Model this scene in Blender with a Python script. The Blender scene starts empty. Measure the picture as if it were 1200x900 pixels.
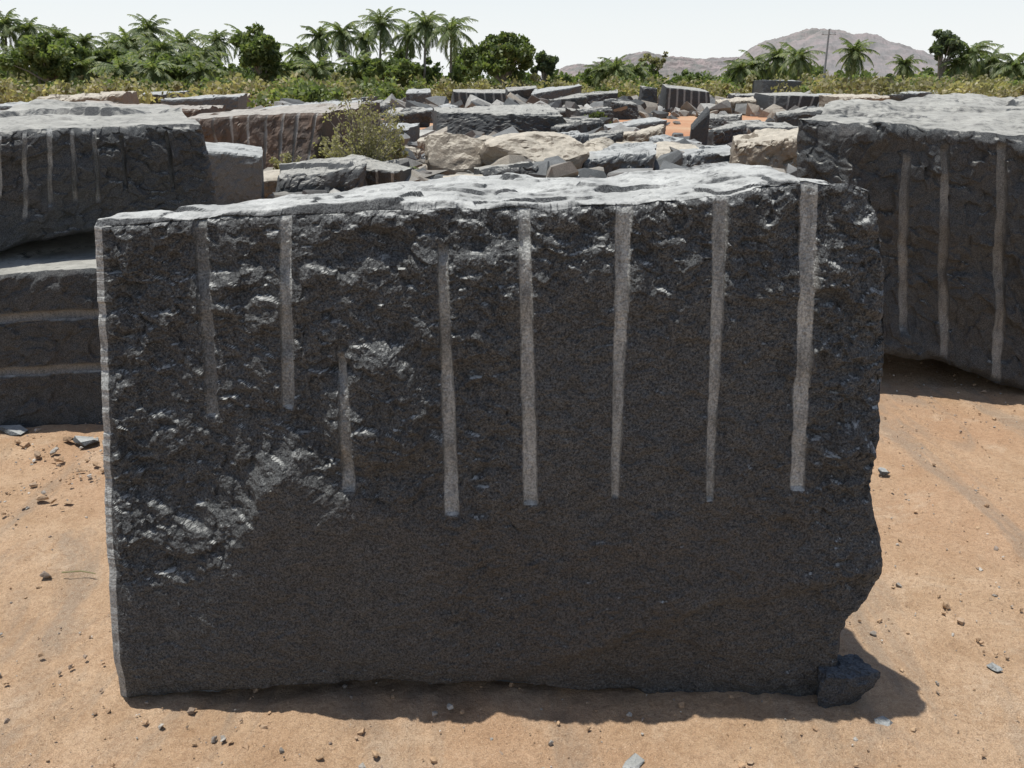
import bpy, bmesh, math, random
import numpy as np
from mathutils import Vector
random.seed(7); rng=np.random.default_rng(7)
scene=bpy.context.scene
# ------------------------------------------------------------------ camera
H=1.75; P=math.radians(19.5); F=1000.0
cp,sp=math.cos(P),math.sin(P)
cam=bpy.data.cameras.new("camera"); co=bpy.data.objects.new("camera",cam)
scene.collection.objects.link(co); scene.camera=co
co.location=(0,0,H); co.rotation_euler=(math.pi/2-P,0,0)
cam.sensor_width=36; cam.lens=30; cam.clip_start=0.05; cam.clip_end=6000
def ray(px,py):
    a=(px-600)/F; b=(450-py)/F
    return a, cp+b*sp, -sp+b*cp
def at_y(px,py,Y):
    a,dy,dz=ray(px,py); t=Y/dy
    return a*t, Y, H+dz*t
def at_ground(px,py,z=0.0):
    a,dy,dz=ray(px,py); t=(z-H)/dz
    return a*t, dy*t, z
def chart(X,Y,Z):
    d=Y*cp-(Z-H)*sp; u=Y*sp+(Z-H)*cp
    return 600+F*X/d, 450-F*u/d
# ------------------------------------------------------------------ noise
def h3(i,j,k,s):
    n=(i*374761393+j*668265263+k*1274126177+s*974711)&0xffffffff
    n=((n^(n>>13))*1274126177)&0xffffffff
    n=n^(n>>16)
    return n.astype(np.float64)/2147483648.0-1.0
def vnoise(x,y,z,s=0):
    xi=np.floor(x);yi=np.floor(y);zi=np.floor(z)
    fx=x-xi;fy=y-yi;fz=z-zi
    fx=fx*fx*fx*(fx*(fx*6-15)+10);fy=fy*fy*fy*(fy*(fy*6-15)+10);fz=fz*fz*fz*(fz*(fz*6-15)+10)
    xi=xi.astype(np.int64);yi=yi.astype(np.int64);zi=zi.astype(np.int64)
    r=0
    for a in (0,1):
        wx=fx if a else 1-fx
        for b in (0,1):
            wy=fy if b else 1-fy
            for c in (0,1):
                wz=fz if c else 1-fz
                r=r+wx*wy*wz*h3(xi+a,yi+b,zi+c,s)
    return r
def fbm(x,y,z,o=4,s=0,g=0.5,ridge=False):
    r=0;a=1.0;t=0
    for k in range(o):
        n=vnoise(x+k*17.3,y+k*5.1,z-k*9.7,s+k)
        if ridge: n=1-2*np.abs(n)
        r=r+a*n;t+=a;a*=g
        x,z=(x*.8-z*.6)*2.03,(x*.6+z*.8)*2.03;y=y*2.03
    return r/t
def facets(x,z,s,k=16.0):
    """tilted chips softly joined: continuous, broken-stone planes"""
    xi=np.floor(x).astype(np.int64);zi=np.floor(z).astype(np.int64)
    num=np.zeros(x.shape);den=np.zeros(x.shape)+1e-9
    for a in (-1,0,1):
        for b in (-1,0,1):
            ci=xi+a;cj=zi+b;o=np.zeros_like(ci)
            cx=ci+.5+.45*h3(ci,cj,o,s);cz=cj+.5+.45*h3(ci,cj,o,s+1)
            d=(x-cx)**2+(z-cz)**2
            v=.5*h3(ci,cj,o,s+2)+.8*h3(ci,cj,o,s+3)*(x-cx)+.8*h3(ci,cj,o,s+4)*(z-cz)
            w=np.exp(-k*d);num+=w*v;den+=w
    return num/den
def sst(a,b,x):
    t=np.clip((x-a)/(b-a),0,1);return t*t*(3-2*t)
# ------------------------------------------------------------------ mesh helper
def mk(name,verts,quads=None,tris=None,mats=(),attrs=None,origin=None,smooth=False,midx=None):
    verts=np.asarray(verts,dtype=np.float64)
    if origin is not None: verts=verts-np.array(origin)
    me=bpy.data.meshes.new(name)
    q=np.zeros((0,4),int) if quads is None else np.asarray(quads,int).reshape(-1,4)
    t=np.zeros((0,3),int) if tris is None else np.asarray(tris,int).reshape(-1,3)
    me.vertices.add(len(verts)); me.vertices.foreach_set("co",verts.astype(np.float32).ravel())
    nl=q.size+t.size; me.loops.add(nl)
    me.loops.foreach_set("vertex_index",np.concatenate([q.ravel(),t.ravel()]).astype(np.int32))
    me.polygons.add(len(q)+len(t))
    st=np.concatenate([np.arange(len(q))*4,len(q)*4+np.arange(len(t))*3]).astype(np.int32)
    me.polygons.foreach_set("loop_start",st)
    if midx is not None: me.polygons.foreach_set("material_index",np.asarray(midx,np.int32))
    me.update(calc_edges=True)
    me.polygons.foreach_set("use_smooth",np.full(len(q)+len(t),smooth))
    for m in mats: me.materials.append(m)
    if attrs:
        for k,v in attrs.items():
            at=me.attributes.new(k,'FLOAT','POINT'); at.data.foreach_set("value",np.asarray(v,np.float32))
    ob=bpy.data.objects.new(name,me); scene.collection.objects.link(ob)
    if origin is not None: ob.location=origin
    return ob
# ------------------------------------------------------------------ materials
class NT:
    def __init__(s,name):
        s.m=bpy.data.materials.new(name); s.m.use_nodes=True; s.t=s.m.node_tree; s.n=s.t.nodes
        s.b=s.n["Principled BSDF"]; s.b.inputs["Specular IOR Level"].default_value=0.25
    def new(s,t,**k):
        x=s.n.new(t)
        for a,b in k.items(): setattr(x,a,b)
        return x
    def l(s,a,b): s.t.links.new(a,b)
    def co(s,kind="Object"): 
        if kind=="World": return s.new("ShaderNodeNewGeometry").outputs["Position"]
        return s.new("ShaderNodeTexCoord").outputs[kind]
    def noise(s,vec,scale,detail=4,rough=.55,dist=0,stretch=None,rot=0):
        if stretch:
            mp=s.new("ShaderNodeMapping"); mp.inputs["Scale"].default_value=stretch;mp.inputs["Rotation"].default_value=(0,0,rot); s.l(vec,mp.inputs["Vector"]); vec=mp.outputs[0]
        x=s.new("ShaderNodeTexNoise"); x.inputs["Scale"].default_value=scale;x.inputs["Detail"].default_value=detail
        x.inputs["Roughness"].default_value=rough;x.inputs["Distortion"].default_value=dist
        s.l(vec,x.inputs["Vector"]);return x.outputs["Fac"]
    def ramp(s,fac,stops):
        r=s.new("ShaderNodeValToRGB");e=r.color_ramp.elements
        while len(e)<len(stops): e.new(.5)
        for i,(p,c) in enumerate(stops):
            e[i].position=p; e[i].color=(c,c,c,1) if isinstance(c,(int,float)) else (*c,1)
        s.l(fac,r.inputs[0]);return r.outputs[0]
    def mix(s,f,a,b,bt='MIX'):
        x=s.new("ShaderNodeMix",data_type='RGBA',blend_type=bt)
        for v,i in ((f,0),(a,6),(b,7)):
            if hasattr(v,'links'): s.l(v,x.inputs[i])
            elif i==0: x.inputs[0].default_value=v
            else: x.inputs[i].default_value=(*v,1)
        return x.outputs[2]
    def math(s,op,a,b=0.0,clamp=False):
        x=s.new("ShaderNodeMath",operation=op,use_clamp=clamp)
        for v,i in ((a,0),(b,1)):
            if hasattr(v,'links'): s.l(v,x.inputs[i])
            else: x.inputs[i].default_value=v
        return x.outputs[0]
    def bump(s,h,strength,dist,prev=None):
        x=s.new("ShaderNodeBump");x.inputs["Strength"].default_value=strength;x.inputs["Distance"].default_value=dist
        s.l(h,x.inputs["Height"])
        if prev: s.l(prev,x.inputs["Normal"])
        return x.outputs[0]
def granite(name,dark=(.028,.03,.031),light=(.13,.135,.135),top=(.36,.37,.35),brown=(.10,.07,.045),brown_amt=.3,scale=1.0,brownpos=(.5,.75),toplo=.72,bumpd=.006,attr_brown=False):
    k=NT(name);c=k.co()
    fine=k.noise(c,170*scale,3,.75); mid=k.noise(c,22*scale,5,.65); big=k.noise(c,2.3,5,.6,.4)
    spk=k.ramp(k.noise(c,330*scale,2,.6),[(.60,0),(.70,1)])
    col=k.mix(k.ramp(fine,[(.38,0),(.62,1)]),dark,light)
    col=k.mix(k.math('MULTIPLY',spk,.6),col,tuple(min(1,x*2.6) for x in light))
    col=k.mix(k.math('MULTIPLY',k.ramp(mid,[(.3,1),(.7,0)]),.45),col,dark)
    bf=k.math('MULTIPLY',k.ramp(big,[(brownpos[0],0),(brownpos[1],1)]),brown_amt)
    if attr_brown:
        ab=k.new("ShaderNodeAttribute",attribute_name="stain").outputs["Fac"]
        bf=k.math('ADD',k.math('MULTIPLY',bf,.4),k.math('MULTIPLY',ab,k.ramp(mid,[(.3,.2),(.65,.8)])),True)
    bc=k.mix(k.ramp(fine,[(.35,0),(.65,1)]),tuple(x*.45 for x in brown),tuple(min(1,x*1.5) for x in brown))
    col=k.mix(bf,col,bc)
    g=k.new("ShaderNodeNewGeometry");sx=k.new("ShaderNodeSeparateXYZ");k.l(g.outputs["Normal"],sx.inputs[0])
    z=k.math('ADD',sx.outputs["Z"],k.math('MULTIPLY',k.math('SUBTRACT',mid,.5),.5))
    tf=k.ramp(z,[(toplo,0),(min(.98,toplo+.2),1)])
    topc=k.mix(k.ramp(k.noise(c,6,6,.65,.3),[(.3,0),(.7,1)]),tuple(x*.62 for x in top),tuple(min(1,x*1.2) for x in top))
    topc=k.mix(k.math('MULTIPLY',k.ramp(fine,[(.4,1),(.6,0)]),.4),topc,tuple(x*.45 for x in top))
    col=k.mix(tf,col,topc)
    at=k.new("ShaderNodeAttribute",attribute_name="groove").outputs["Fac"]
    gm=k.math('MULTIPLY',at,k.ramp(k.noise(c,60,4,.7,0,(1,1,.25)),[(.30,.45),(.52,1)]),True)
    gc=k.mix(k.ramp(fine,[(.35,0),(.65,1)]),(.25,.255,.24),(.58,.58,.54))  # groove colour: pale stone powder, brightened further to stand in for grazing sun
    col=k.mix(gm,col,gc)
    k.l(col,k.b.inputs["Base Color"]);k.b.inputs["Roughness"].default_value=.72;k.b.inputs["Specular IOR Level"].default_value=.28
    n=k.bump(mid,.6,bumpd*3);n=k.bump(fine,.9,bumpd*.7,n);k.l(n,k.b.inputs["Normal"])
    return k.m
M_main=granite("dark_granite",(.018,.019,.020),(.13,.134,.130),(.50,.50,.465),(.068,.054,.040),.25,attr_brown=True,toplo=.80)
M_rock=granite("dark_rock",(.02,.022,.024),(.09,.098,.105),(.13,.14,.15),(.06,.05,.04),.1,toplo=.85)
M_dark=granite("quarried_granite",(.019,.021,.022),(.105,.11,.108),(.40,.39,.345),(.08,.062,.048),.4,toplo=.82)
M_red=granite("weathered_brown_granite",(.045,.035,.029),(.14,.112,.09),(.40,.37,.32),(.16,.10,.065),.7,brownpos=(.4,.65))
M_tan=granite("weathered_tan_granite",(.13,.11,.085),(.31,.265,.20),(.50,.45,.36),(.20,.15,.10),.6,toplo=.6)
M_grey=granite("fresh_grey_granite",(.045,.05,.052),(.17,.18,.18),(.42,.425,.40),(.12,.09,.06),.2)
# sand
k=NT("sandy_soil");c=k.co("World")
big=k.noise(c,.7,5,.6,.5);mid=k.noise(c,5,6,.65);fine=k.noise(c,55,5,.7);gr=k.noise(c,300,2,.7)
col=k.mix(k.ramp(mid,[(.32,0),(.68,1)]),(.45,.29,.165),(.60,.42,.265))
col=k.mix(k.math('MULTIPLY',k.ramp(big,[(.46,0),(.64,1)]),.5),col,(.46,.255,.14))
grey=k.noise(c,1.5,6,.62,1.2,(1.7,.4,1),.5)
col=k.mix(k.math('MULTIPLY',k.ramp(grey,[(.52,0),(.62,1)]),.6),col,(.30,.245,.185))
patch=k.noise(c,2.2,7,.7,.6)
col=k.mix(k.math('MULTIPLY',k.ramp(patch,[(.54,0),(.64,1)]),.5),col,(.64,.49,.34))
col=k.mix(k.math('MULTIPLY',k.ramp(fine,[(.38,1),(.52,0)]),.45),col,(.30,.18,.10))
col=k.mix(k.math('MULTIPLY',k.ramp(gr,[(.40,1),(.5,0)]),.4),col,(.22,.14,.085))
col=k.mix(k.math('MULTIPLY',k.ramp(gr,[(.60,0),(.68,1)]),.5),col,(.72,.60,.46))
sx=k.new("ShaderNodeSeparateXYZ");k.l(c,sx.inputs[0])
far=k.math('MULTIPLY',k.math('SUBTRACT',sx.outputs["Y"],9),1/12.0,True)
red=k.mix(k.ramp(k.noise(c,.25,5,.6),[(.35,0),(.65,1)]),(.40,.19,.10),(.46,.31,.19))
col=k.mix(far,col,red)
far2=k.math('MULTIPLY',k.math('SUBTRACT',sx.outputs["Y"],70),1/40.0,True)
grn=k.mix(k.ramp(k.noise(c,.06,5,.6),[(.4,0),(.6,1)]),(.16,.17,.08),(.34,.28,.17))
col=k.mix(far2,col,grn)
k.l(col,k.b.inputs["Base Color"]);k.b.inputs["Roughness"].default_value=.95
n=k.bump(fine,.8,.025);n=k.bump(gr,.7,.005,n);k.l(n,k.b.inputs["Normal"]);M_soil=k.m
def stone_mat(name,stops):
    k=NT(name);g=k.new("ShaderNodeNewGeometry")
    col=k.ramp(g.outputs["Random Per Island"],stops)
    n1=k.noise(g.outputs["Position"],60,4,.6);n2=k.noise(g.outputs["Position"],5,5,.6)
    col=k.mix(.6,col,k.mix(1,col,k.ramp(n1,[(.3,.5),(.7,1.3)]),'MULTIPLY'))
    col=k.mix(.6,col,k.mix(1,col,k.ramp(n2,[(.3,.5),(.7,1.2)]),'MULTIPLY'))
    k.l(col,k.b.inputs["Base Color"]);k.b.inputs["Roughness"].default_value=.85
    k.l(k.bump(n1,.6,.01),k.b.inputs["Normal"]);return k.m
M_gravel=stone_mat("gravel",[(0,(.38,.25,.15)),(.5,(.48,.33,.20)),(.7,(.24,.19,.15)),(.88,(.34,.32,.28)),(1,(.62,.57,.49))])
M_rub=stone_mat("rubble",[(0,(.07,.075,.075)),(.3,(.17,.175,.17)),(.5,(.35,.31,.25)),(.65,(.14,.14,.135)),(.85,(.45,.44,.40)),(1,(.10,.085,.075))])
def leaf_mat(name,a,b,c):
    k=NT(name);g=k.new("ShaderNodeNewGeometry")
    col=k.ramp(g.outputs["Random Per Island"],[(0,a),(.5,b),(1,c)])
    col=k.mix(.7,col,k.mix(1,col,k.ramp(k.noise(g.outputs["Position"],.35,3),[(.35,.5),(.65,1.35)]),'MULTIPLY'))
    k.l(col,k.b.inputs["Base Color"]);k.b.inputs["Roughness"].default_value=.5
    tr=k.new("ShaderNodeBsdfTranslucent");k.l(k.mix(1,col,(1.2,1.3,.65),'MULTIPLY'),tr.inputs[0])
    ms=k.new("ShaderNodeMixShader");ms.inputs[0].default_value=.42
    k.l(k.b.outputs[0],ms.inputs[1]);k.l(tr.outputs[0],ms.inputs[2]);k.l(ms.outputs[0],k.n["Material Output"].inputs[0])
    return k.m
M_palm=leaf_mat("palm_fronds",(.10,.135,.06),(.17,.215,.095),(.30,.31,.16))
M_leaf=leaf_mat("leaves",(.095,.13,.05),(.15,.195,.07),(.24,.27,.11))
M_leafd=leaf_mat("leaves_bluish",(.08,.11,.065),(.13,.16,.09),(.19,.22,.13))
M_dry=leaf_mat("dry_leaves",(.20,.19,.10),(.31,.285,.16),(.42,.38,.25))
k=NT("bark");c=k.co();k.l(k.mix(k.noise(c,8,4),(.14,.12,.10),(.36,.33,.29)),k.b.inputs["Base Color"]);k.b.inputs["Roughness"].default_value=.9;M_bark=k.m
k=NT("hazy_hill_rock");c=k.co("World")
n1=k.noise(c,.035,8,.75);n2=k.noise(c,.006,5,.6)
col=k.mix(k.ramp(n1,[(.42,0),(.6,1)]),(.17,.17,.155),(.30,.25,.235));col=k.mix(k.ramp(n2,[(.4,0),(.6,.5)]),col,(.225,.21,.21))  # distance haze painted in: rock colour lifted toward pale grey
k.l(col,k.b.inputs["Base Color"]);k.b.inputs["Roughness"].default_value=1;M_hill=k.m
k=NT("concrete_pole");k.b.inputs["Base Color"].default_value=(.3,.29,.28,1);M_pole=k.m
# ------------------------------------------------------------------ perimeter solid
def solid(nu,nv,ws):
    i=np.arange(nu+1);j=np.arange(nv+1)
    U,V=np.meshgrid(i/nu,j/nv);U=U.ravel();V=V.ravel()
    idf=lambda a,b:b*(nu+1)+a
    per=np.concatenate([idf(np.arange(0,nu),0),idf(nu,np.arange(0,nv)),idf(np.arange(nu,0,-1),nv),idf(0,np.arange(nv,0,-1))])
    a,b=np.meshgrid(np.arange(nu),np.arange(nv));a=a.ravel();b=b.ravel()
    q=[np.stack([idf(a,b),idf(a+1,b),idf(a+1,b+1),idf(a,b+1)],1)]
    prev=per;base=len(U);n=len(per);allU=[U];allV=[V];allW=[np.zeros_like(U)]
    for w in ws:
        r=base+np.arange(n);base+=n
        q.append(np.stack([r,np.roll(r,-1),np.roll(prev,-1),prev],1))
        allU.append(U[per]);allV.append(V[per]);allW.append(np.full(n,w));prev=r
    return np.concatenate(allU),np.concatenate(allV),np.concatenate(allW),np.concatenate(q),prev
def fan(verts,prev):
    c=verts[prev].mean(0);ci=len(verts)
    return np.vstack([verts,c]),np.stack([np.full(len(prev),ci),np.roll(prev,-1),prev],1)
# ------------------------------------------------------------------ MAIN BLOCK
YF=2.1;LEAN=.055
def main_block():
    nu,nv,nw=740,460,64
    ws=(np.arange(1,nw+1)/nw)**1.8
    U,V,W,q,prev=solid(nu,nv,ws)
    def prof(pts):
        w=[at_y(a,b,YF+LEAN*min(1,max(0,(830-b)/590))) for a,b in pts];return np.array([p[0] for p in w]),np.array([p[2] for p in w])
    tx,tz=prof([(118,276),(160,273),(200,268),(232,268),(262,263),(300,262),(350,258),(400,256),(440,251),(480,251),(520,247),(560,249),(600,246),(640,248),(690,243),(750,243),(775,238),(800,238),(830,233),(860,231),(890,222),(920,219),(950,214),(975,219),(1000,216),(1033,228)])
    bx,bz=prof([(148,823),(190,822),(230,816),(270,814),(330,805),(390,806),(450,802),(500,807),(560,803),(600,809),(640,808),(690,816),(740,817),(790,827),(830,826),(880,833),(930,831),(965,828)])
    lx,lz=prof([(148,823),(138,720),(132,640),(127,500),(123,400),(118,276)])
    rx,rz=prof([(965,828),(984,800),(982,770),(986,745),(999,722),(1018,700),(1031,680),(1034,655),(1029,620),(1022,572),(1026,548),(1036,520),(1046,440),(1049,380),(1048,330),(1042,280),(1033,228)])
    X=-1.1+2.1*U
    for _ in range(3):
        zt=np.interp(X,tx,tz);zb=np.interp(X,bx,bz);Z=zb+(zt-zb)*V
        XL=np.interp(Z,lz,lx);XR=np.interp(Z,rz,rx);X=XL+(XR-XL)*U
    wn=fbm(X*9,Z*9,X*0,4,3)
    D=np.interp(U,[0,.15,.4,.75,.93,1],[.42,.62,.84,.86,.55,.36])
    Yl=YF+LEAN*np.clip(Z/1.45,0,1)
    Y=Yl+W*D
    PX,PY=chart(X,Yl,Z)
    zz=X*0
    wx=PX+16*fbm(X*7,zz,Z*7,5,11,.6);wy=PY+16*fbm(X*7,zz+4,Z*7,5,12,.6)
    # macro relief
    yb=np.interp(wx,[100,200,262,292,312,345,400,440,480,560,700,1050],[690,680,660,612,572,548,572,590,604,606,596,600])
    wid=np.interp(wx,[100,240,290,330,400,500,1050],[130,120,60,45,40,50,60])
    dep=np.interp(wx,[100,250,330,430,520,600,700,1050],[.075,.085,.065,.045,.022,.006,.002,.002])
    macro=-dep*(1-np.clip((wy-(yb-wid))/wid,0,1)**1.15)
    leftside=1-sst(380,640,wx)
    macro-=.045*leftside*np.clip((yb-wid-wy)/330,0,1)
    macro-=.020*np.clip((345-wy)/95,0,1)*sst(380,640,wx)
    r=np.sqrt(((wx-440)/66)**2+((wy-478)/94)**2)
    scar=(1-sst(.6,1.0,r));macro+=.044*scar
    l1=np.interp(wx,[100,240,330,420,500,560,700],[395,350,332,324,308,300,290])
    m1=sst(.0,1,(wx-215)/40)*(1-sst(0,1,(wx-640)/100))
    macro+=.026*m1*sst(-22,6,wy-l1)-.014*m1*sst(20,110,wy-l1)
    l2=np.interp(wx,[100,220,330,450],[470,440,430,400]);macro+=.014*(1-sst(330,420,wx))*sst(-24,8,wy-l2)
    macro-=.05*sst(960,1050,wx)*sst(0,1,(620-wy)/200)
    l3=np.interp(wx,[560,700,800,900,1040],[800,748,708,690,672]);s3=sst(-6,16,wy-l3)*sst(560,680,wx)
    macro+=-.022*s3+.026*sst(-90,0,wy-l3)*sst(560,680,wx)
    macro+=.016*fbm(X*2.2,zz,Z*2.2,3,41)
    macro-=.03*sst(760,830,PY)
    # roughness amplitude
    up=1-sst(-25,25,wy-yb)*(1-.3*sst(450,600,wx))
    panel=sst(540,640,wx)*sst(290,370,wy)*(1-sst(890,980,wx))
    band=fbm(X*2.5,zz,Z*2.5,4,45)
    A=.26+up*(.62-.50*panel)+.18*band
    A+=.25*sst(0,1,(230-wx)/90)*up+.15*sst(900,1000,wx)
    A=np.clip(A,.18,1.1)
    wX=X+.03*fbm(X*10,zz,Z*10,4,20);wZ=Z+.03*fbm(X*10,zz+7,Z*10,4,21)
    rough=.020*facets(wX*7,wZ*8,50)+.015*facets(wX*16+wZ*3,wZ*21,60)+.010*facets(wX*38-wZ*8,wZ*46+wX*9,70)
    rough+=.018*fbm(X*9,zz,Z*10,6,30,.66)
    fine=.0028*fbm(X*100,zz,Z*100,3,37,.7)+.0030*fbm(X*42,zz,Z*42,3,38,.6)
    h=A*rough+fine*(.65+.65*A)
    # drill marks
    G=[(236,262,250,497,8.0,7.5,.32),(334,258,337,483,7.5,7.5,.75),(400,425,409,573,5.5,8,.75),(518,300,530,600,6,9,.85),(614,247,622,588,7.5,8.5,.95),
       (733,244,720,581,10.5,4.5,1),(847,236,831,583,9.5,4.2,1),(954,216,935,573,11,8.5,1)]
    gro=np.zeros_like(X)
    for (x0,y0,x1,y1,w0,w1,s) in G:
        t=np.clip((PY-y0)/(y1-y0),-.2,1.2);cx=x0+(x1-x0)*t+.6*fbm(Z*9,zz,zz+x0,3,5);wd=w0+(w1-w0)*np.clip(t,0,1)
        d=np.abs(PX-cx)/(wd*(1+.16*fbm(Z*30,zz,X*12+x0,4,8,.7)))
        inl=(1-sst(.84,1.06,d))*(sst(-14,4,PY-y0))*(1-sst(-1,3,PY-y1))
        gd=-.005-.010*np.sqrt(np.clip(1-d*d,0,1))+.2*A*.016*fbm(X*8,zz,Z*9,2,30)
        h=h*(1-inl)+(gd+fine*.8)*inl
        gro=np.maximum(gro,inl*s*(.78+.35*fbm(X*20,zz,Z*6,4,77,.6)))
    front=np.exp(-W*D/.05);deep=np.exp(-W*D/.30)
    e=np.minimum(np.minimum((X-XL),(XR-X)*.6),np.minimum((zt-Z)*1.0,(Z-zb)))
    rr=.012+.030*np.clip(wn+.25,0,1)
    rim=np.clip(1-e/rr,0,1)**2*rr*.75
    leftw=(1-sst(.0,.03,U))
    rim*=(1-.75*leftw)
    h=h*(1-.7*(1-sst(0,.015,U)))
    Y=Y-h*front-macro*deep+rim*np.exp(-W*D/.01)
    # the recessed upper left is also a little wider than the foot
    X=X+np.clip(macro,-.2,0)*.46*(1-sst(0,.5,U))*deep
    topw=sst(.97,1,V);botw=1-sst(0,.06,V);inner=sst(0,.05,W*D)
    Z=Z+topw*inner*(.020*fbm(X*3,zz,Y*3,6,90,.64)+.018*facets(X*4+.4*fbm(X*5,zz,Y*5,3,9),Y*8+.3*fbm(X*4,zz,Y*4,3,10),95,60)+.012)
    Z=Z-topw*sst(.5,1,W)*.02-topw*sst(.86,1,U)*inner*.035
    Z=Z-botw*sst(.03,.3,W*D)*(zb+.05)
    X=X-leftw*.022*sst(0,.011,W*D)*(W>0)
    X=X+leftw*inner*.006*fbm(Y*9,zz,Z*9,4,99)
    rw=sst(.97,1,U)
    X=X+rw*inner*(.022*facets(Y*7,Z*8,110)+.02*fbm(Y*5,zz,Z*5,5,111))-rw*sst(.3,1,W)*.10
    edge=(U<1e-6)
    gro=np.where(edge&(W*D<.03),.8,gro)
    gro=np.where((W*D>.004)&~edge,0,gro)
    stain=sst(.45,1,(PY-330)/330)*sst(180,560,PX)*(.5+.6*fbm(X*3,zz,Z*3,5,120,.6))*.85
    vs=np.stack([X,Y,Z],1);vs,tr=fan(vs,prev)
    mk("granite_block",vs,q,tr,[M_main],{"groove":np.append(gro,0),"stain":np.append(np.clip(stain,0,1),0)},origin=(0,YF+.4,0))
main_block()
# ------------------------------------------------------------------ generic quarried block
def block(c8,nu,nv,nw,amp,mat,seed,grooves=(),bands=(),name="granite_block",fr=6.0,taper=1.5,warp=1.6):
    c=np.array(c8,float)  # FBL FBR FTR FTL BBL BBR BTR BTL
    ws=(np.arange(1,nw+1)/nw)**taper
    U,V,W,q,prev=solid(nu,nv,ws)
    def bil(a,b,cc,d):
        return a*((1-U)*(1-V))[:,None]+b*(U*(1-V))[:,None]+cc*(U*V)[:,None]+d*((1-U)*V)[:,None]
    p=bil(*c[:4])*(1-W)[:,None]+bil(*c[4:])*W[:,None]
    n=np.cross(c[1]-c[0],c[3]-c[0]);n/=np.linalg.norm(n)
    ex=c[1]-c[0];L=np.linalg.norm(ex);Hh=np.linalg.norm(c[3]-c[0]);Dp=np.linalg.norm(c[4]-c[0])
    su=U*L;sv=V*Hh;zz=U*0
    o=seed*3.7
    wu=su+.12*fbm(su*3,zz,sv*3,5,seed,.6);wv=sv+.12*fbm(su*3,zz+5,sv*3,5,seed+1,.6)
    h=amp*(1.3*facets(wu*fr*.4+o,wv*fr*.45,seed)+.8*facets(wu*fr*1.4+o,wv*fr*1.6+wu,seed+9,22)+.5*facets(wu*fr*4+o,wv*fr*4.4-wu*2,seed+11,22)+1.1*fbm(su*fr*.5+o,zz,sv*fr*.5,6,seed+3,.68))
    gro=np.zeros_like(U)
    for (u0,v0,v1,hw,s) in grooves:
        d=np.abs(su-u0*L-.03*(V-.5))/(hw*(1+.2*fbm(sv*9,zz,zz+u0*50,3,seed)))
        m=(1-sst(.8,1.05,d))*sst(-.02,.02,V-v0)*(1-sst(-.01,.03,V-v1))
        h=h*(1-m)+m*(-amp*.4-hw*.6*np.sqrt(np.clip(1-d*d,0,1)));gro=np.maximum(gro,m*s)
    for (v0,hw,s) in bands:
        d=np.abs(sv-v0*Hh)/hw;m=(1-sst(.7,1.05,d));h=h*(1-m)+m*(-hw*.8*np.sqrt(np.clip(1-d*d,0,1)));gro=np.maximum(gro,m*s)
    e=np.minimum(np.minimum(U,1-U)*L,np.minimum(V,1-V)*Hh);rr=amp*1.2+.01
    rim=np.clip(1-e/rr,0,1)**2*rr*.8
    fw=np.exp(-W*Dp/max(.05,amp*2))
    p+=n*((h-rim)*fw)[:,None]
    a=amp*warp
    x,y,z=p[:,0]*1.0,p[:,1]*1.0,p[:,2]*1.0
    k2=1.6
    for ax in range(3):
        p[:,ax]+=a*(.5 if (ax==0 and len(grooves)) else 1)*fbm(x*k2+o,y*k2,z*k2+ax*31,5,seed+20+ax,.58)
    tw=sst(.96,1,V)*sst(0,.1,W)
    p[:,2]+=tw*amp*1.2*facets(x*1.4+o+.4*fbm(x*2,zz,y*2,3,seed),y*2.2,seed+40,50)
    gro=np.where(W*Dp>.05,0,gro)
    vs,tr=fan(p,prev)
    org=c.mean(0);org[2]=0
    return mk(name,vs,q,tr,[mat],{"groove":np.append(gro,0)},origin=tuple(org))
def boxc(x0,x1,yf0,yf1,z0,z1,depth):
    dx,dy=x1-x0,yf1-yf0;l=math.hypot(dx,dy);nx,ny=-dy/l*depth,dx/l*depth
    f=[(x0,yf0,z0),(x1,yf1,z0),(x1,yf1,z1),(x0,yf0,z1)]
    return f+[(a+nx,b+ny,c) for a,b,c in f]
# left stack
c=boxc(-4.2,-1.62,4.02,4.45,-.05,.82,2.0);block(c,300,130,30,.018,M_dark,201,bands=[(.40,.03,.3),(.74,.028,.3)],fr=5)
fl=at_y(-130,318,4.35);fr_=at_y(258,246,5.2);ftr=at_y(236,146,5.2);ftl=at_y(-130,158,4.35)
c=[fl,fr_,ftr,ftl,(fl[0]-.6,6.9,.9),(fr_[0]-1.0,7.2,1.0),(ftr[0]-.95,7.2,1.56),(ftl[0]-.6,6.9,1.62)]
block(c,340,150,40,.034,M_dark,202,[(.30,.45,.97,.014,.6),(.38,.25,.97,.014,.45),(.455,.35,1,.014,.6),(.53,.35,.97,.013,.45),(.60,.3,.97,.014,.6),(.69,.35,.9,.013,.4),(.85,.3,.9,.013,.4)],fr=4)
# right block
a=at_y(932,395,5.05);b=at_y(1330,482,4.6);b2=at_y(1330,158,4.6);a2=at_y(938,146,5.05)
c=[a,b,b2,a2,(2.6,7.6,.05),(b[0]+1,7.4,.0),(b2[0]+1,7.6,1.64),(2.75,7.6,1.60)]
block(c,340,260,40,.042,M_dark,203,[(.335,.12,.86,.028,.45),(.455,.05,.92,.028,.45),(.62,.02,.95,.030,.5),(.78,.02,.95,.030,.5)],fr=3.4)
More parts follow.
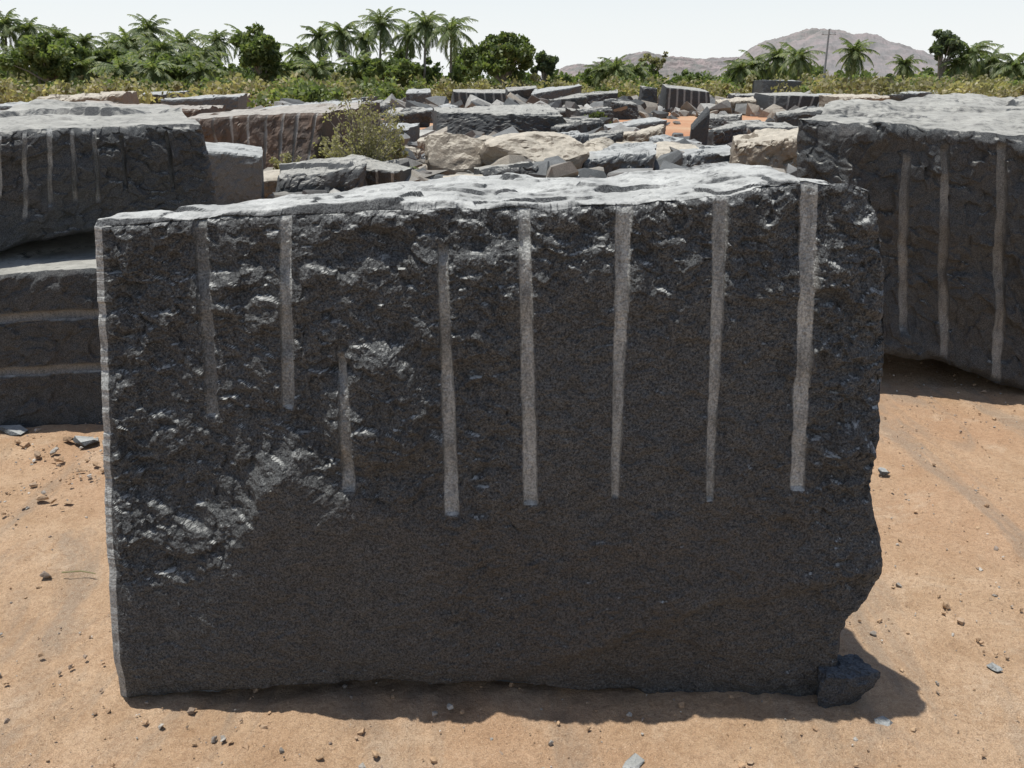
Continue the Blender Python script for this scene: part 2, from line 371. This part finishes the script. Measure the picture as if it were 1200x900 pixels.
# ------------------------------------------------------------------ small rock templates
def hull(seed,n=16,box=.75):
    r=random.Random(seed);bm=bmesh.new()
    for _ in range(n):
        v=[r.uniform(-1,1) for _ in range(3)];m=max(abs(x) for x in v);l=math.sqrt(sum(x*x for x in v))
        s=box/m+(1-box)/l;bm.verts.new([x*s for x in v])
    bmesh.ops.convex_hull(bm,input=bm.verts[:])
    bm.verts.ensure_lookup_table()
    for v in [v for v in bm.verts if not v.link_faces]: bm.verts.remove(v)
    bmesh.ops.triangulate(bm,faces=bm.faces[:]);bm.verts.index_update()
    V=np.array([v.co[:] for v in bm.verts]);T=np.array([[v.index for v in f.verts] for f in bm.faces]);bm.free();return V,T
TPL=[hull(s) for s in range(14)]+[hull(s,11,.9) for s in range(20,30)]
def rotm(ax,ay,az):
    cx,sx=math.cos(ax),math.sin(ax);cy,sy=math.cos(ay),math.sin(ay);cz,sz=math.cos(az),math.sin(az)
    return np.array([[cz,-sz,0],[sz,cz,0],[0,0,1]])@np.array([[cy,0,sy],[0,1,0],[-sy,0,cy]])@np.array([[1,0,0],[0,cx,-sx],[0,sx,cx]])
def scatter(name,items,mat):
    Vs=[];Ts=[];o=0
    for (x,y,z,sx,sy,sz,ang,tilt) in items:
        V,T=TPL[random.randrange(len(TPL))]
        R=rotm(random.uniform(-tilt,tilt),random.uniform(-tilt,tilt),ang)
        v=(V*np.array([sx,sy,sz]))@R.T+np.array([x,y,z]);Vs.append(v);Ts.append(T+o);o+=len(v)
    return mk(name,np.vstack(Vs),None,np.vstack(Ts),[mat])
# ------------------------------------------------------------------ ground
def gz(x,y):
    x=np.asarray(x,float);y=np.asarray(y,float)
    r=np.hypot(x,y-2)
    return .02*fbm(x*.5,x*0,y*.5,3,301)+.10*sst(8,30,r)*fbm(x*.12,x*0,y*.12,4,302)
xs=.7*np.sinh(.02*np.arange(-430,431));ys=2.0+.7*np.sinh(.02*np.arange(-190,431))
GX,GY=np.meshgrid(xs,ys);GX=GX.ravel();GY=GY.ravel();Z0=GX*0
rr=np.hypot(GX,GY-2);nr=1-sst(5,12,rr)
GZ=gz(GX,GY)+nr*(.018*fbm(GX*3.5,Z0,GY*3.5,6,310,.64)+.010*fbm(GX*14,Z0,GY*14,4,315,.65)-.012*(np.clip(fbm(GX*4,Z0+3,GY*4,3,318),.12,1)-.12)*2)
nx,ny=len(xs),len(ys);a,b=np.meshgrid(np.arange(nx-1),np.arange(ny-1));a=a.ravel();b=b.ravel()
mk("ground",np.stack([GX,GY,GZ-.006],1),np.stack([b*nx+a,b*nx+a+1,(b+1)*nx+a+1,(b+1)*nx+a],1),None,[M_soil],smooth=True)
# gravel
it=[]
for _ in range(6500):
    y=.75+random.random()**1.4*7;x=random.uniform(-1,1)*(.9+y*.75)
    s=.0016+.008*random.random()**6+.0005*y
    it.append((x,y,float(gz(x,y))+s*.1,s*random.uniform(.8,1.5),s*random.uniform(.7,1.2),s*random.uniform(.5,.9),random.random()*6.3,.5))
for _ in range(110):   # chips at the foot of the stack
    x=-1.95-.9*random.random()**1.5;y=random.uniform(3.3,4.1);s=.004+.016*random.random()**4
    it.append((x,y,s*.2,s*1.4,s,s*.6,random.random()*6.3,.5))
for (px,py,s) in [(55,675,.017),(48,768,.008),(290,876,.010),(440,884,.010),(1108,710,.015),(1054,686,.010),(225,834,.010),(100,770,.006),(262,868,.006),(1070,855,.008),(330,880,.007),(1035,552,.02),(1150,885,.008)]:
    x,y,_=at_ground(px,py);it.append((x,y,s*.35,s*1.3,s,s*.7,random.random()*6,.3))
scatter("gravel",it,M_gravel)
for (px,py,sx,sy,sz) in [(102,516,.08,.055,.015),(14,505,.09,.05,.02),(742,896,.04,.02,.006),(1165,782,.022,.018,.005),(1035,847,.028,.018,.008),(78,464,.05,.04,.03),(35,482,.06,.04,.03),(1036,553,.035,.025,.015)]:
    x,y,_=at_ground(px,py);V,T=TPL[random.randrange(14)]
    R=rotm(.1,.08,random.random()*3)
    mk("stone_chip",(V*np.array([sx,sy,sz]))@R.T,None,T,[M_grey]).location=(x,y,sz*.3)
def boulder(name,x,y,z,sx,sy,sz,rot,mat,seed,sub=5,amp=.18,box=.45,frq=1.3):
    bm=bmesh.new();bmesh.ops.create_icosphere(bm,subdivisions=sub,radius=1)
    V=np.array([v.co[:] for v in bm.verts]);T=np.array([[v.index for v in f.verts] for f in bm.faces]);bm.free()
    m=np.abs(V).max(1,keepdims=True);V=V*(box/m+(1-box))
    r=np.random.default_rng(seed)
    for _ in range(6):
        n=r.normal(size=3);n/=np.linalg.norm(n);d=r.uniform(.62,.9);s=V@n-d;V=V-np.clip(s,0,None)[:,None]*n*.92
    a,b,c=V[:,0]*frq+seed,V[:,1]*frq,V[:,2]*frq
    V=V*(1+amp*fbm(a,b,c,6,seed,.55))[:,None]
    V=V+.05*np.stack([facets(a*3,b*3+c,seed+k) for k in range(3)],1)
    V=(V*np.array([sx,sy,sz]))@rotm(.1*math.sin(seed),.1*math.cos(seed),rot).T
    o=mk(name,V,None,T,[mat],{"groove":np.zeros(len(V))});o.location=(x,y,z);return o
x,y,_=at_ground(990,828);boulder("rock",x-.01,y+.045,.045,.090,.085,.075,.4,M_rock,5,6,.24,.65)
# ------------------------------------------------------------------ background blocks
def bg(px,pyb,w,h,mat,seed,rot=0.0,dr=.8,slope=0.0,gr=0,amp=.05,res=56,name="granite_block"):
    x,y,_=at_ground(px,pyb);d=y*cp+H*sp
    W=w*d/F;Hh=h*d/F*1.0;r=random.Random(seed)
    c_,s_=math.cos(rot),math.sin(rot);D=max(.5*W,dr*W)
    j=lambda a:r.uniform(-a,a)
    pts=[];tl=r.uniform(-.12,.12)
    for yy in (0,D):
        for (xx,zz) in ((-.5,-.06),(.5,-.06),(.5,1),(-.5,1)):
            X=xx*W*(1+j(.14));Y=yy+j(.12)*W;Z=zz*Hh*(1+j(.12)) + ((slope+tl)*xx*Hh if zz>.5 else 0)+(.12*Hh if (zz>.5 and yy>0) else 0)
            pts.append((x+X*c_-Y*s_,y+X*s_+Y*c_,Z))
    g=[((i+.5+r.uniform(-.1,.1))/gr,r.uniform(0,.3),1,.022*max(1,d/18),.6) for i in range(gr)] if gr else ()
    if gr: amp*=.6
    return block(pts,res+gr*6,int(res*.6),16,amp*1.4*min(1,W),mat,seed,g,fr=2.5,taper=1.1,warp=1.1)
B=[
(272,246,70,60,M_grey,301,.25,.7,-.25,0,.03),
(302,206,170,66,M_red,302,-.25,.8,.1,9,.05),
(165,190,150,58,M_red,303,.15,.8,0,0,.05),
(235,152,90,32,M_grey,304,.2,.9,.2,0,.04),
(100,150,100,32,M_tan,305,.1,.7,.3,0,.06),
(30,150,90,24,M_grey,306,-.1,1,0,0,.04),
(345,160,110,32,M_grey,307,-.1,1.2,.2,0,.05),
(376,236,100,36,M_dark,308,.15,.7,.3,0,.05),
(430,226,84,28,M_dark,309,-.2,.9,-.2,5,.05),
(315,232,46,22,M_tan,310,.4,.9,0,0,.04),
(583,166,148,32,M_dark,311,.05,.7,-.1,0,.04),
(745,180,58,24,M_tan,312,-.2,.7,.3,0,.05),
(690,166,44,22,M_dark,313,.3,.8,0,0,.05),
(762,204,130,26,M_tan,314,.1,.6,.2,0,.05),
(720,212,90,30,M_grey,315,-.2,.8,.4,0,.06),
(838,204,80,24,M_grey,316,.2,.8,.2,0,.05),
(902,212,84,44,M_tan,317,-.2,.8,.4,0,.06),
(745,160,72,14,M_grey,318,.2,.5,.4,0,.03),
(600,222,70,22,M_dark,319,.2,.8,.5,0,.04),
(490,127,28,18,M_grey,320,0,.8,0,0,.04),
(562,133,62,22,M_dark,321,.1,.8,0,6,.04),
(612,122,36,16,M_dark,322,.1,.8,0,0,.04),
(650,124,56,18,M_grey,323,-.15,.8,.3,0,.04),
(668,132,40,16,M_dark,324,.15,.8,.2,0,.04),
(760,131,20,24,M_dark,325,0,.8,0,0,.04),
(804,131,50,24,M_dark,326,.05,.8,0,6,.03),
(860,134,44,16,M_tan,327,-.2,.9,0,0,.05),
(915,118,42,22,M_grey,328,.2,.8,0,0,.02),
(928,134,62,22,M_dark,329,.1,.8,0,4,.03),
(878,130,36,16,M_dark,330,.1,.8,0,0,.04),
(700,128,42,16,M_dark,331,-.1,.8,.2,0,.04),
(732,140,36,18,M_dark,332,.3,.8,0,0,.05),
(818,176,20,34,M_dark,333,.1,.5,.4,0,.04),
(858,172,44,20,M_dark,334,.3,.8,.1,0,.05),
(892,184,50,18,M_grey,335,-.2,.8,.3,0,.05),
(905,166,70,18,M_dark,336,.2,.8,-.1,0,.05),
(675,186,40,24,M_grey,337,.5,.8,.2,0,.04),
(480,150,50,18,M_dark,338,.3,.8,.2,0,.05),
(455,170,46,20,M_grey,339,-.3,.8,0,0,.05),
(505,182,40,18,M_tan,340,-.1,.8,.3,0,.05),
(470,196,50,18,M_tan,341,.4,.8,0,0,.06),
(1010,136,56,22,M_tan,342,.2,.8,0,0,.06),
(1062,124,56,14,M_grey,343,-.1,.8,.3,0,.04),
(965,126,40,12,M_grey,344,.1,.8,.1,0,.04),
(415,118,30,10,M_grey,345,.1,.8,.1,0,.04),
(260,128,60,14,M_tan,346,.2,.8,.1,0,.05),
(170,124,60,14,M_grey,347,-.2,.8,.1,0,.05),
(1120,120,60,12,M_grey,348,.1,.8,.1,0,.04),
(350,190,70,38,M_red,349,.4,.9,.2,0,.06),
(645,146,44,14,M_dark,350,.1,.8,.1,0,.05),
(520,144,40,16,M_grey,351,.4,.8,.3,0,.05),(715,182,44,20,M_dark,352,.5,.8,.3,0,.05),(785,186,50,18,M_grey,353,-.4,.8,-.3,0,.05),
(840,152,50,14,M_dark,354,-.3,.8,.3,0,.05),(660,168,36,18,M_dark,355,-.5,.8,.3,0,.05),(545,228,50,16,M_tan,356,.2,.8,.2,0,.05),(655,228,44,16,M_grey,357,-.2,.8,.2,0,.05),
(935,160,50,26,M_dark,358,-.2,.8,.2,0,.05),(700,148,46,16,M_dark,359,.3,.8,.2,0,.05),(440,140,50,16,M_dark,360,.3,.8,.2,0,.05),(400,134,50,14,M_grey,361,-.3,.8,.2,0,.05),
(385,176,60,22,M_dark,362,.3,.8,.2,0,.05),(590,146,50,14,M_dark,363,-.3,.8,.2,0,.05),
]
for b_ in B: bg(*b_)
for (px,pyb,w,h,s) in [(535,214,76,56,11),(624,216,132,54,12),(700,206,60,40,13),(560,196,60,34,14)]:
    x,y,_=at_ground(px,pyb);d=y*cp+H*sp;W=w*d/F/2;Hh=h*d/F/2
    boulder("granite_boulder",x,y+W*.7,Hh*.85,W*1.05,W*.9,Hh*1.2,.3*s,M_tan,s,5,.2,.3)
# rubble
it=[]
for _ in range(1900):
    py=random.choice([random.uniform(112,140),random.uniform(120,222)]);px=random.uniform(330,1000)
    if 755<px<905 and 136<py<160 and random.random()<.8: continue
    if 470<px<545 and py<128 and random.random()<.7: continue
    x,y,_=at_ground(px,py);s=random.uniform(.08,.40)*(1 if random.random()<.55 else .5)
    if py<140: s*=1.6
    it.append((x,y,s*.35+float(gz(x,y)),s*random.uniform(.9,1.9),s*random.uniform(.7,1.3),s*random.uniform(.4,1.0),random.random()*6.3,.5))
for _ in range(200):
    py=random.uniform(112,240);px=random.uniform(0,420);x,y,_=at_ground(px,py);s=random.uniform(.12,.6)*(.5 if py>160 else 1)
    it.append((x,y,s*.25,s*1.6,s,s*.6,random.random()*6.3,.3))
for _ in range(110):
    py=random.uniform(110,128);px=random.uniform(950,1250);x,y,_=at_ground(px,py);s=random.uniform(.2,.7)
    it.append((x,y,s*.2,s*1.6,s,s*.6,random.random()*6.3,.3))
scatter("rock_rubble",it,M_rub)
# ------------------------------------------------------------------ vegetation
def tube(pts,rad,n=7):
    pts=[np.array(p,float) for p in pts];V=[];Q=[]
    for i,p in enumerate(pts):
        t=pts[min(i+1,len(pts)-1)]-pts[max(i-1,0)];t/=np.linalg.norm(t)+1e-9
        a=np.cross(t,[0.3,1,0.1]);a/=np.linalg.norm(a)+1e-9;b=np.cross(t,a)
        for k_ in range(n):
            th=k_/n*2*math.pi;V.append(p+rad[i]*(a*math.cos(th)+b*math.sin(th)))
    for i in range(len(pts)-1):
        for k_ in range(n):
            Q.append([i*n+k_,i*n+(k_+1)%n,(i+1)*n+(k_+1)%n,(i+1)*n+k_])
    return np.array(V),np.array(Q)
class Acc:
    def __init__(s): s.V=[];s.Q=[];s.M=[];s.o=0
    def add(s,V,Q,m):
        s.V.append(V);s.Q.append(np.asarray(Q)+s.o);s.M.append(np.full(len(Q),m));s.o+=len(V)
    def out(s,name,mats,loc): 
        ob=mk(name,np.vstack(s.V),np.vstack(s.Q),None,mats,midx=np.concatenate(s.M));ob.location=loc;return ob
def leaves(centers,n,rad,size,r,flat=.8):
    c=np.repeat(np.asarray(centers,float),n,0);N=len(c)
    d=r.normal(size=(N,3));d/=np.linalg.norm(d,axis=1,keepdims=True);rad=np.repeat(np.asarray(rad,float),n)
    p=c+d*(rad*r.random(N)**.45)[:,None]*np.array([1,1,flat])
    a=r.normal(size=(N,3));a/=np.linalg.norm(a,axis=1,keepdims=True);b=np.cross(a,r.normal(size=(N,3)));b/=np.linalg.norm(b,axis=1,keepdims=True)
    s=(size*(.6+.8*r.random(N)))[:,None];a=a*s;b=b*s*.6
    V=np.stack([p-a,p-b,p+a,p+b],1).reshape(-1,3);Q=np.arange(N*4).reshape(-1,4);return V,Q
def palm(x,y,h,seed,R=3.4,name="coconut_palm"):
    r=random.Random(seed);A=Acc();lean=r.uniform(-.14,.14)*h;ly=r.uniform(-.08,.08)*h
    pts=[(lean*(t**1.7)-lean,ly*t*t,h*t) for t in [i/8 for i in range(9)]]
    V,Q=tube(pts,[.20-.09*i/8 for i in range(9)]);A.add(V,Q,0)
    top=np.array(pts[-1]);nf=r.randint(24,31)
    for f in range(nf):
        az=f*2.399+r.uniform(-.3,.3);el=math.radians(82-140*(f/nf)+r.uniform(-12,12));L=R*r.uniform(.8,1.12)*(1 if f>3 else .75)
        p=top.copy();dirh=np.array([math.cos(az),math.sin(az),0]);side=np.array([-math.sin(az),math.cos(az),0])
        ns=12;e=el;sp_=[p.copy()]
        for s_ in range(ns):
            p=p+(dirh*math.cos(e)+np.array([0,0,math.sin(e)]))*L/ns;e-=math.radians(r.uniform(4,9.5));sp_.append(p.copy())
        V,Q=tube(sp_,[.05*(1-.8*i/ns) for i in range(ns+1)],3);A.add(V,Q,1)
        LV=[]
        for s_ in range(1,ns+1):
            for hh in (0,.5):
                q_=sp_[s_-1]+(sp_[s_]-sp_[s_-1])*hh;t=(s_-1+hh)/ns;ll=.9*math.sin(math.pi*min(1,.15+t*.85))**.6*(1-.35*t)*r.uniform(.8,1.1)*R/3.4
                fw=(sp_[s_]-sp_[s_-1]);fw/=np.linalg.norm(fw)
                for sd in (-1,1):
                    tip=q_+side*sd*ll*.6+fw*ll*.5+np.array([0,0,-ll*r.uniform(.2,.8)])
                    w_=fw*.075
                    LV+= [q_-w_,q_+w_,tip+w_*.4,tip-w_*.4]
        A.add(np.array(LV),np.arange(len(LV)).reshape(-1,4),1)
    return A.out(name,[M_bark,M_palm],(x,y,0))
def palm_at(px,py,Y,seed,R=3.4):
    x,y,z=at_y(px,py,Y);palm(x,y,max(1.2,z),seed,R)
L=[(8,30,104,3.8),(35,36,104,3.6),(68,44,118,3.6),(98,50,125,3.4),(126,58,115,3.6),(150,52,100,3.8),(172,36,106,4),(192,60,92,3.8),(214,52,104,4),(236,66,96,3.6),(254,48,115,3.8),(284,46,125,3.6),
(350,62,118,3.6),(374,44,108,3.6),(400,40,104,3.8),(426,46,118,3.4),(446,29,106,4.2),(468,66,118,3.4),(479,42,108,3.6),(499,30,106,3.8),(529,36,100,4.1),(545,66,118,3.2),
(140,84,85,3.6),(182,84,84,3.4),(236,86,86,3.2),(372,84,90,3.4),(20,72,92,3.6),(322,88,90,3),(418,76,100,3.4),(96,80,90,3.4),(60,66,100,3.4),(160,72,95,3.8),(222,76,92,3.6),
(868,82,105,3.2),(884,76,108,3.4),(912,68,106,3.6),(936,68,100,3.4),(1002,62,100,3.3),(1060,76,112,3),(1136,62,100,3.8),(1160,72,104,3.6),(1190,78,96,3.4),(1120,76,100,3.2),(705,84,110,3),(722,82,108,3.2),(745,84,112,3),(-30,45,100,4),(-60,60,95,4),(1225,66,100,4),(1260,70,98,3.6)]
for i,(px,py,Y,R) in enumerate(L): palm_at(px,py,Y,900+i,R*.88)
def tree(px,pyt,pyb,wpx,Y,seed,mat,dens=1.0,leaf=.26,name="broadleaf_tree"):
    r=np.random.default_rng(seed);x,y,zt=at_y(px,pyt,Y);W=wpx*Y*.95/F;zb=max(.3,at_y(px,pyb,Y)[2])
    A=Acc();cz=(zt+zb)/2+.2*(zt-zb);cr=[];rad=[]
    V,Q=tube([(0,0,0),(.1,0,zt*.25),(-.05,.1,zt*.5),(.05,0,zt*.8)],[.28,.22,.16,.05]);A.add(V,Q,0)
    for i in range(int(30*dens)):
        d=r.normal(size=3);d/=np.linalg.norm(d);t=r.random()**.5
        c=np.array([d[0]*W*.46*t,d[1]*W*.42*t,cz+d[2]*(zt-zb)*.42*t]);cr.append(c);rad.append(W*r.uniform(.07,.15))
        if i%2==0:
            V,Q=tube([(0,0,zt*.3),(c[0]*.5,c[1]*.5,(zt*.3+c[2])/2+.2),c],[.12,.07,.025],5);A.add(V,Q,0)
    V,Q=leaves(cr,int(110*dens),rad,leaf,r);A.add(V,Q,1)
    return A.out(name,[M_bark,mat],(x,y,0))
tree(302,44,108,70,90,1,M_leaf,1.5);tree(588,50,106,84,98,2,M_leaf,1.5);tree(638,64,100,34,115,3,M_leafd,1.2)
tree(1108,42,82,46,100,4,M_leafd,.9);tree(768,60,92,38,120,5,M_dry,.5,.2);tree(50,50,106,95,90,6,M_leaf,1.5);tree(205,68,106,60,88,7,M_leaf,1.4)
tree(120,64,106,60,96,8,M_leaf,1.2);tree(600,42,80,40,110,9,M_dry,.5,.2);tree(455,72,106,70,98,10,M_leaf,1.4);tree(345,76,106,50,100,11,M_leaf,1.2);tree(1170,80,106,70,105,12,M_leaf,1.1);tree(900,82,104,60,115,13,M_leafd,1.2);tree(720,80,102,60,118,14,M_leaf,1.2)
def mass(name,rows,mat,leaf=.3,per=70):
    r=np.random.default_rng(len(rows)+3);cs=[];rd=[]
    for (p0,p1,pt,Y,n) in rows:
        for _ in range(n):
            px=r.uniform(p0,p1);x,y,z=at_y(px,pt+r.normal()*4,Y+r.uniform(-6,6));zz=r.uniform(.2,max(.5,z));cs.append((x,y,zz));rd.append(r.uniform(.4,1.3))
    V,Q=leaves(cs,per,rd,leaf,r);return mk(name,V,Q,None,[mat])
mass("distant_trees",[(-120,560,78,112,380),(-120,560,86,104,240),(560,700,90,118,90),(680,770,84,122,90),(770,860,92,130,60),(850,965,82,118,110),(1080,1320,84,116,170),(960,1090,92,125,70)],M_leaf,.32,60)
mass("scrub",[(-100,560,98,84,200),(560,900,98,92,90),(900,1300,97,92,170),(960,1320,100,75,110),(-100,420,102,70,100)],M_dry,.2,60)
mass("green_scrub",[(-100,500,99,80,160),(700,860,98,95,60),(940,1300,97,88,110),(300,460,104,62,40)],M_leaf,.2,60)
def bush(px,pyb,w,h,seed,mat,dens=1.0,leaf=.03,name="dry_bush"):
    r=np.random.default_rng(seed);x,y,_=at_ground(px,pyb);d=y*cp+H*sp;W=w*d/F;Hh=h*d/F;A=Acc();tips=[]
    for i in range(int(46*dens)):
        az=r.uniform(0,6.28);sp2=r.random()**.6*W*.5;zz=Hh*r.uniform(.35,1)*(1-.35*(sp2/(W*.5))**2)
        tip=np.array([math.cos(az)*sp2,math.sin(az)*sp2,zz]);mid_=tip*np.array([.4,.4,.55])+r.normal(size=3)*.03
        V,Q=tube([(0,0,0),mid_,tip],[.014,.010,.006],4);A.add(V,Q,0)
        for t in (.6,.8,1.0): tips.append(mid_+(tip-mid_)*(t-.5)*2)
    V,Q=leaves(tips,20,[W*.075]*len(tips),leaf,r,1);A.add(V,Q,1);return A.out(name,[M_bark,mat],(x,y,0))
bush(430,212,96,110,1,M_dry,1.3,.028);bush(395,208,60,50,2,M_dry,.8,.03);bush(462,205,44,60,3,M_dry,.6,.03);bush(340,214,44,34,4,M_dry,.7,.025,"dry_grass")
bush(700,150,30,20,5,M_leaf,.6,.05,"shrub");bush(480,218,30,22,6,M_leaf,.6,.03,"shrub");bush(640,112,40,14,7,M_dry,.6,.1,"shrub");bush(530,118,50,12,8,M_dry,.6,.1,"shrub")
# ------------------------------------------------------------------ hills
def hill(name,prof,Y,dep,seed):
    pts=[at_y(a,b,Y) for a,b in prof];hx=np.array([p[0] for p in pts]);hz=np.array([p[2] for p in pts])
    nx=320;ny=90;X,Yy=np.meshgrid(np.linspace(hx[0],hx[-1],nx),np.linspace(-1,1,ny));X=X.ravel();Yy=Yy.ravel();zz=X*0
    Z=np.interp(X,hx,hz)*np.clip(np.cos(Yy*math.pi/2),0,1)**1.2
    Z=Z*(1+.22*fbm(X*.012,zz,Yy*4,6,seed,.6))+(Z>4)*5*fbm(X*.05,zz,Yy*14,5,seed+4,.65)-3
    a,b=np.meshgrid(np.arange(nx-1),np.arange(ny-1));a=a.ravel();b=b.ravel()
    mk(name,np.stack([X,Y+Yy*dep,Z],1),np.stack([b*nx+a,b*nx+a+1,(b+1)*nx+a+1,(b+1)*nx+a],1),None,[M_hill],smooth=False)
hill("hill",[(840,95),(865,72),(885,55),(905,42),(925,35),(945,31),(962,35),(985,40),(1010,44),(1035,53),(1060,63),(1085,68),(1110,82),(1130,94)],1450,300,1)
hill("hill",[(560,94),(640,86),(665,76),(700,70),(730,66),(755,62),(790,67),(830,68),(870,68),(900,78),(960,94)],1700,120,2)
hill("hill",[(1040,94),(1080,80),(1130,76),(1180,80),(1260,84),(1350,94)],1750,100,3)
# utility pole
x,y,z=at_y(972,34,92);A=Acc()
V,Q=tube([(0,0,0),(0,0,z)],[.13,.08],8);A.add(V,Q,0)
V,Q=tube([(-.7,0,z-.5),(.7,0,z-.5)],[.05,.05],4);A.add(V,Q,0)
for s_ in (-.6,0,.6):
    V,Q=tube([(s_,0,z-.5),(s_,0,z-.25)],[.05,.03],5);A.add(V,Q,0)
A.out("utility_pole",[M_pole],(x,y,0))
x,y,_=at_ground(95,674);V,Q=tube([(-.07,0,0),(0,.004,.004),(.06,-.008,0)],[.003,.003,.002],5);mk("twig",V,Q,None,[M_dry]).location=(x,y,.012)
# ------------------------------------------------------------------ light
sv=Vector((-.20,.105,1)).normalized()
sun=bpy.data.lights.new("sun","SUN");sun.energy=5.0;sun.angle=math.radians(.5);sun.color=(1,.975,.93)
so=bpy.data.objects.new("sun",sun);scene.collection.objects.link(so);so.rotation_euler=sv.to_track_quat('Z','Y').to_euler()
w=bpy.data.worlds.new("World");scene.world=w;w.use_nodes=True;nt=w.node_tree
sky=nt.nodes.new("ShaderNodeTexSky");sky.sky_type='NISHITA';sky.sun_disc=False
sky.sun_elevation=math.asin(sv.z);sky.sun_rotation=math.atan2(sv.x,sv.y);sky.air_density=1.0;sky.dust_density=1.5;sky.altitude=400
# pale summer haze thickening toward the horizon, mixed into the clear sky
tc=nt.nodes.new("ShaderNodeTexCoord");sz=nt.nodes.new("ShaderNodeSeparateXYZ");nt.links.new(tc.outputs["Generated"],sz.inputs[0])
rp=nt.nodes.new("ShaderNodeValToRGB");nt.links.new(sz.outputs["Z"],rp.inputs[0])
e=rp.color_ramp.elements;e[0].position=0;e[0].color=(1,1,1,1);e[1].position=.5;e[1].color=(0,0,0,1);m_=e.new(.18);m_.color=(.55,.55,.55,1)
mx=nt.nodes.new("ShaderNodeMix");mx.data_type='RGBA'
mu=nt.nodes.new("ShaderNodeMath");mu.operation='MULTIPLY';nt.links.new(rp.outputs[0],mu.inputs[0]);mu.inputs[1].default_value=.95;nt.links.new(mu.outputs[0],mx.inputs[0])
nt.links.new(sky.outputs[0],mx.inputs[6]);mx.inputs[7].default_value=(7.7,7.9,8.0,1)
nt.links.new(mx.outputs[2],nt.nodes["Background"].inputs[0]);nt.nodes["Background"].inputs[1].default_value=.125
scene.view_settings.view_transform='Standard';scene.view_settings.look='None';scene.view_settings.exposure=0
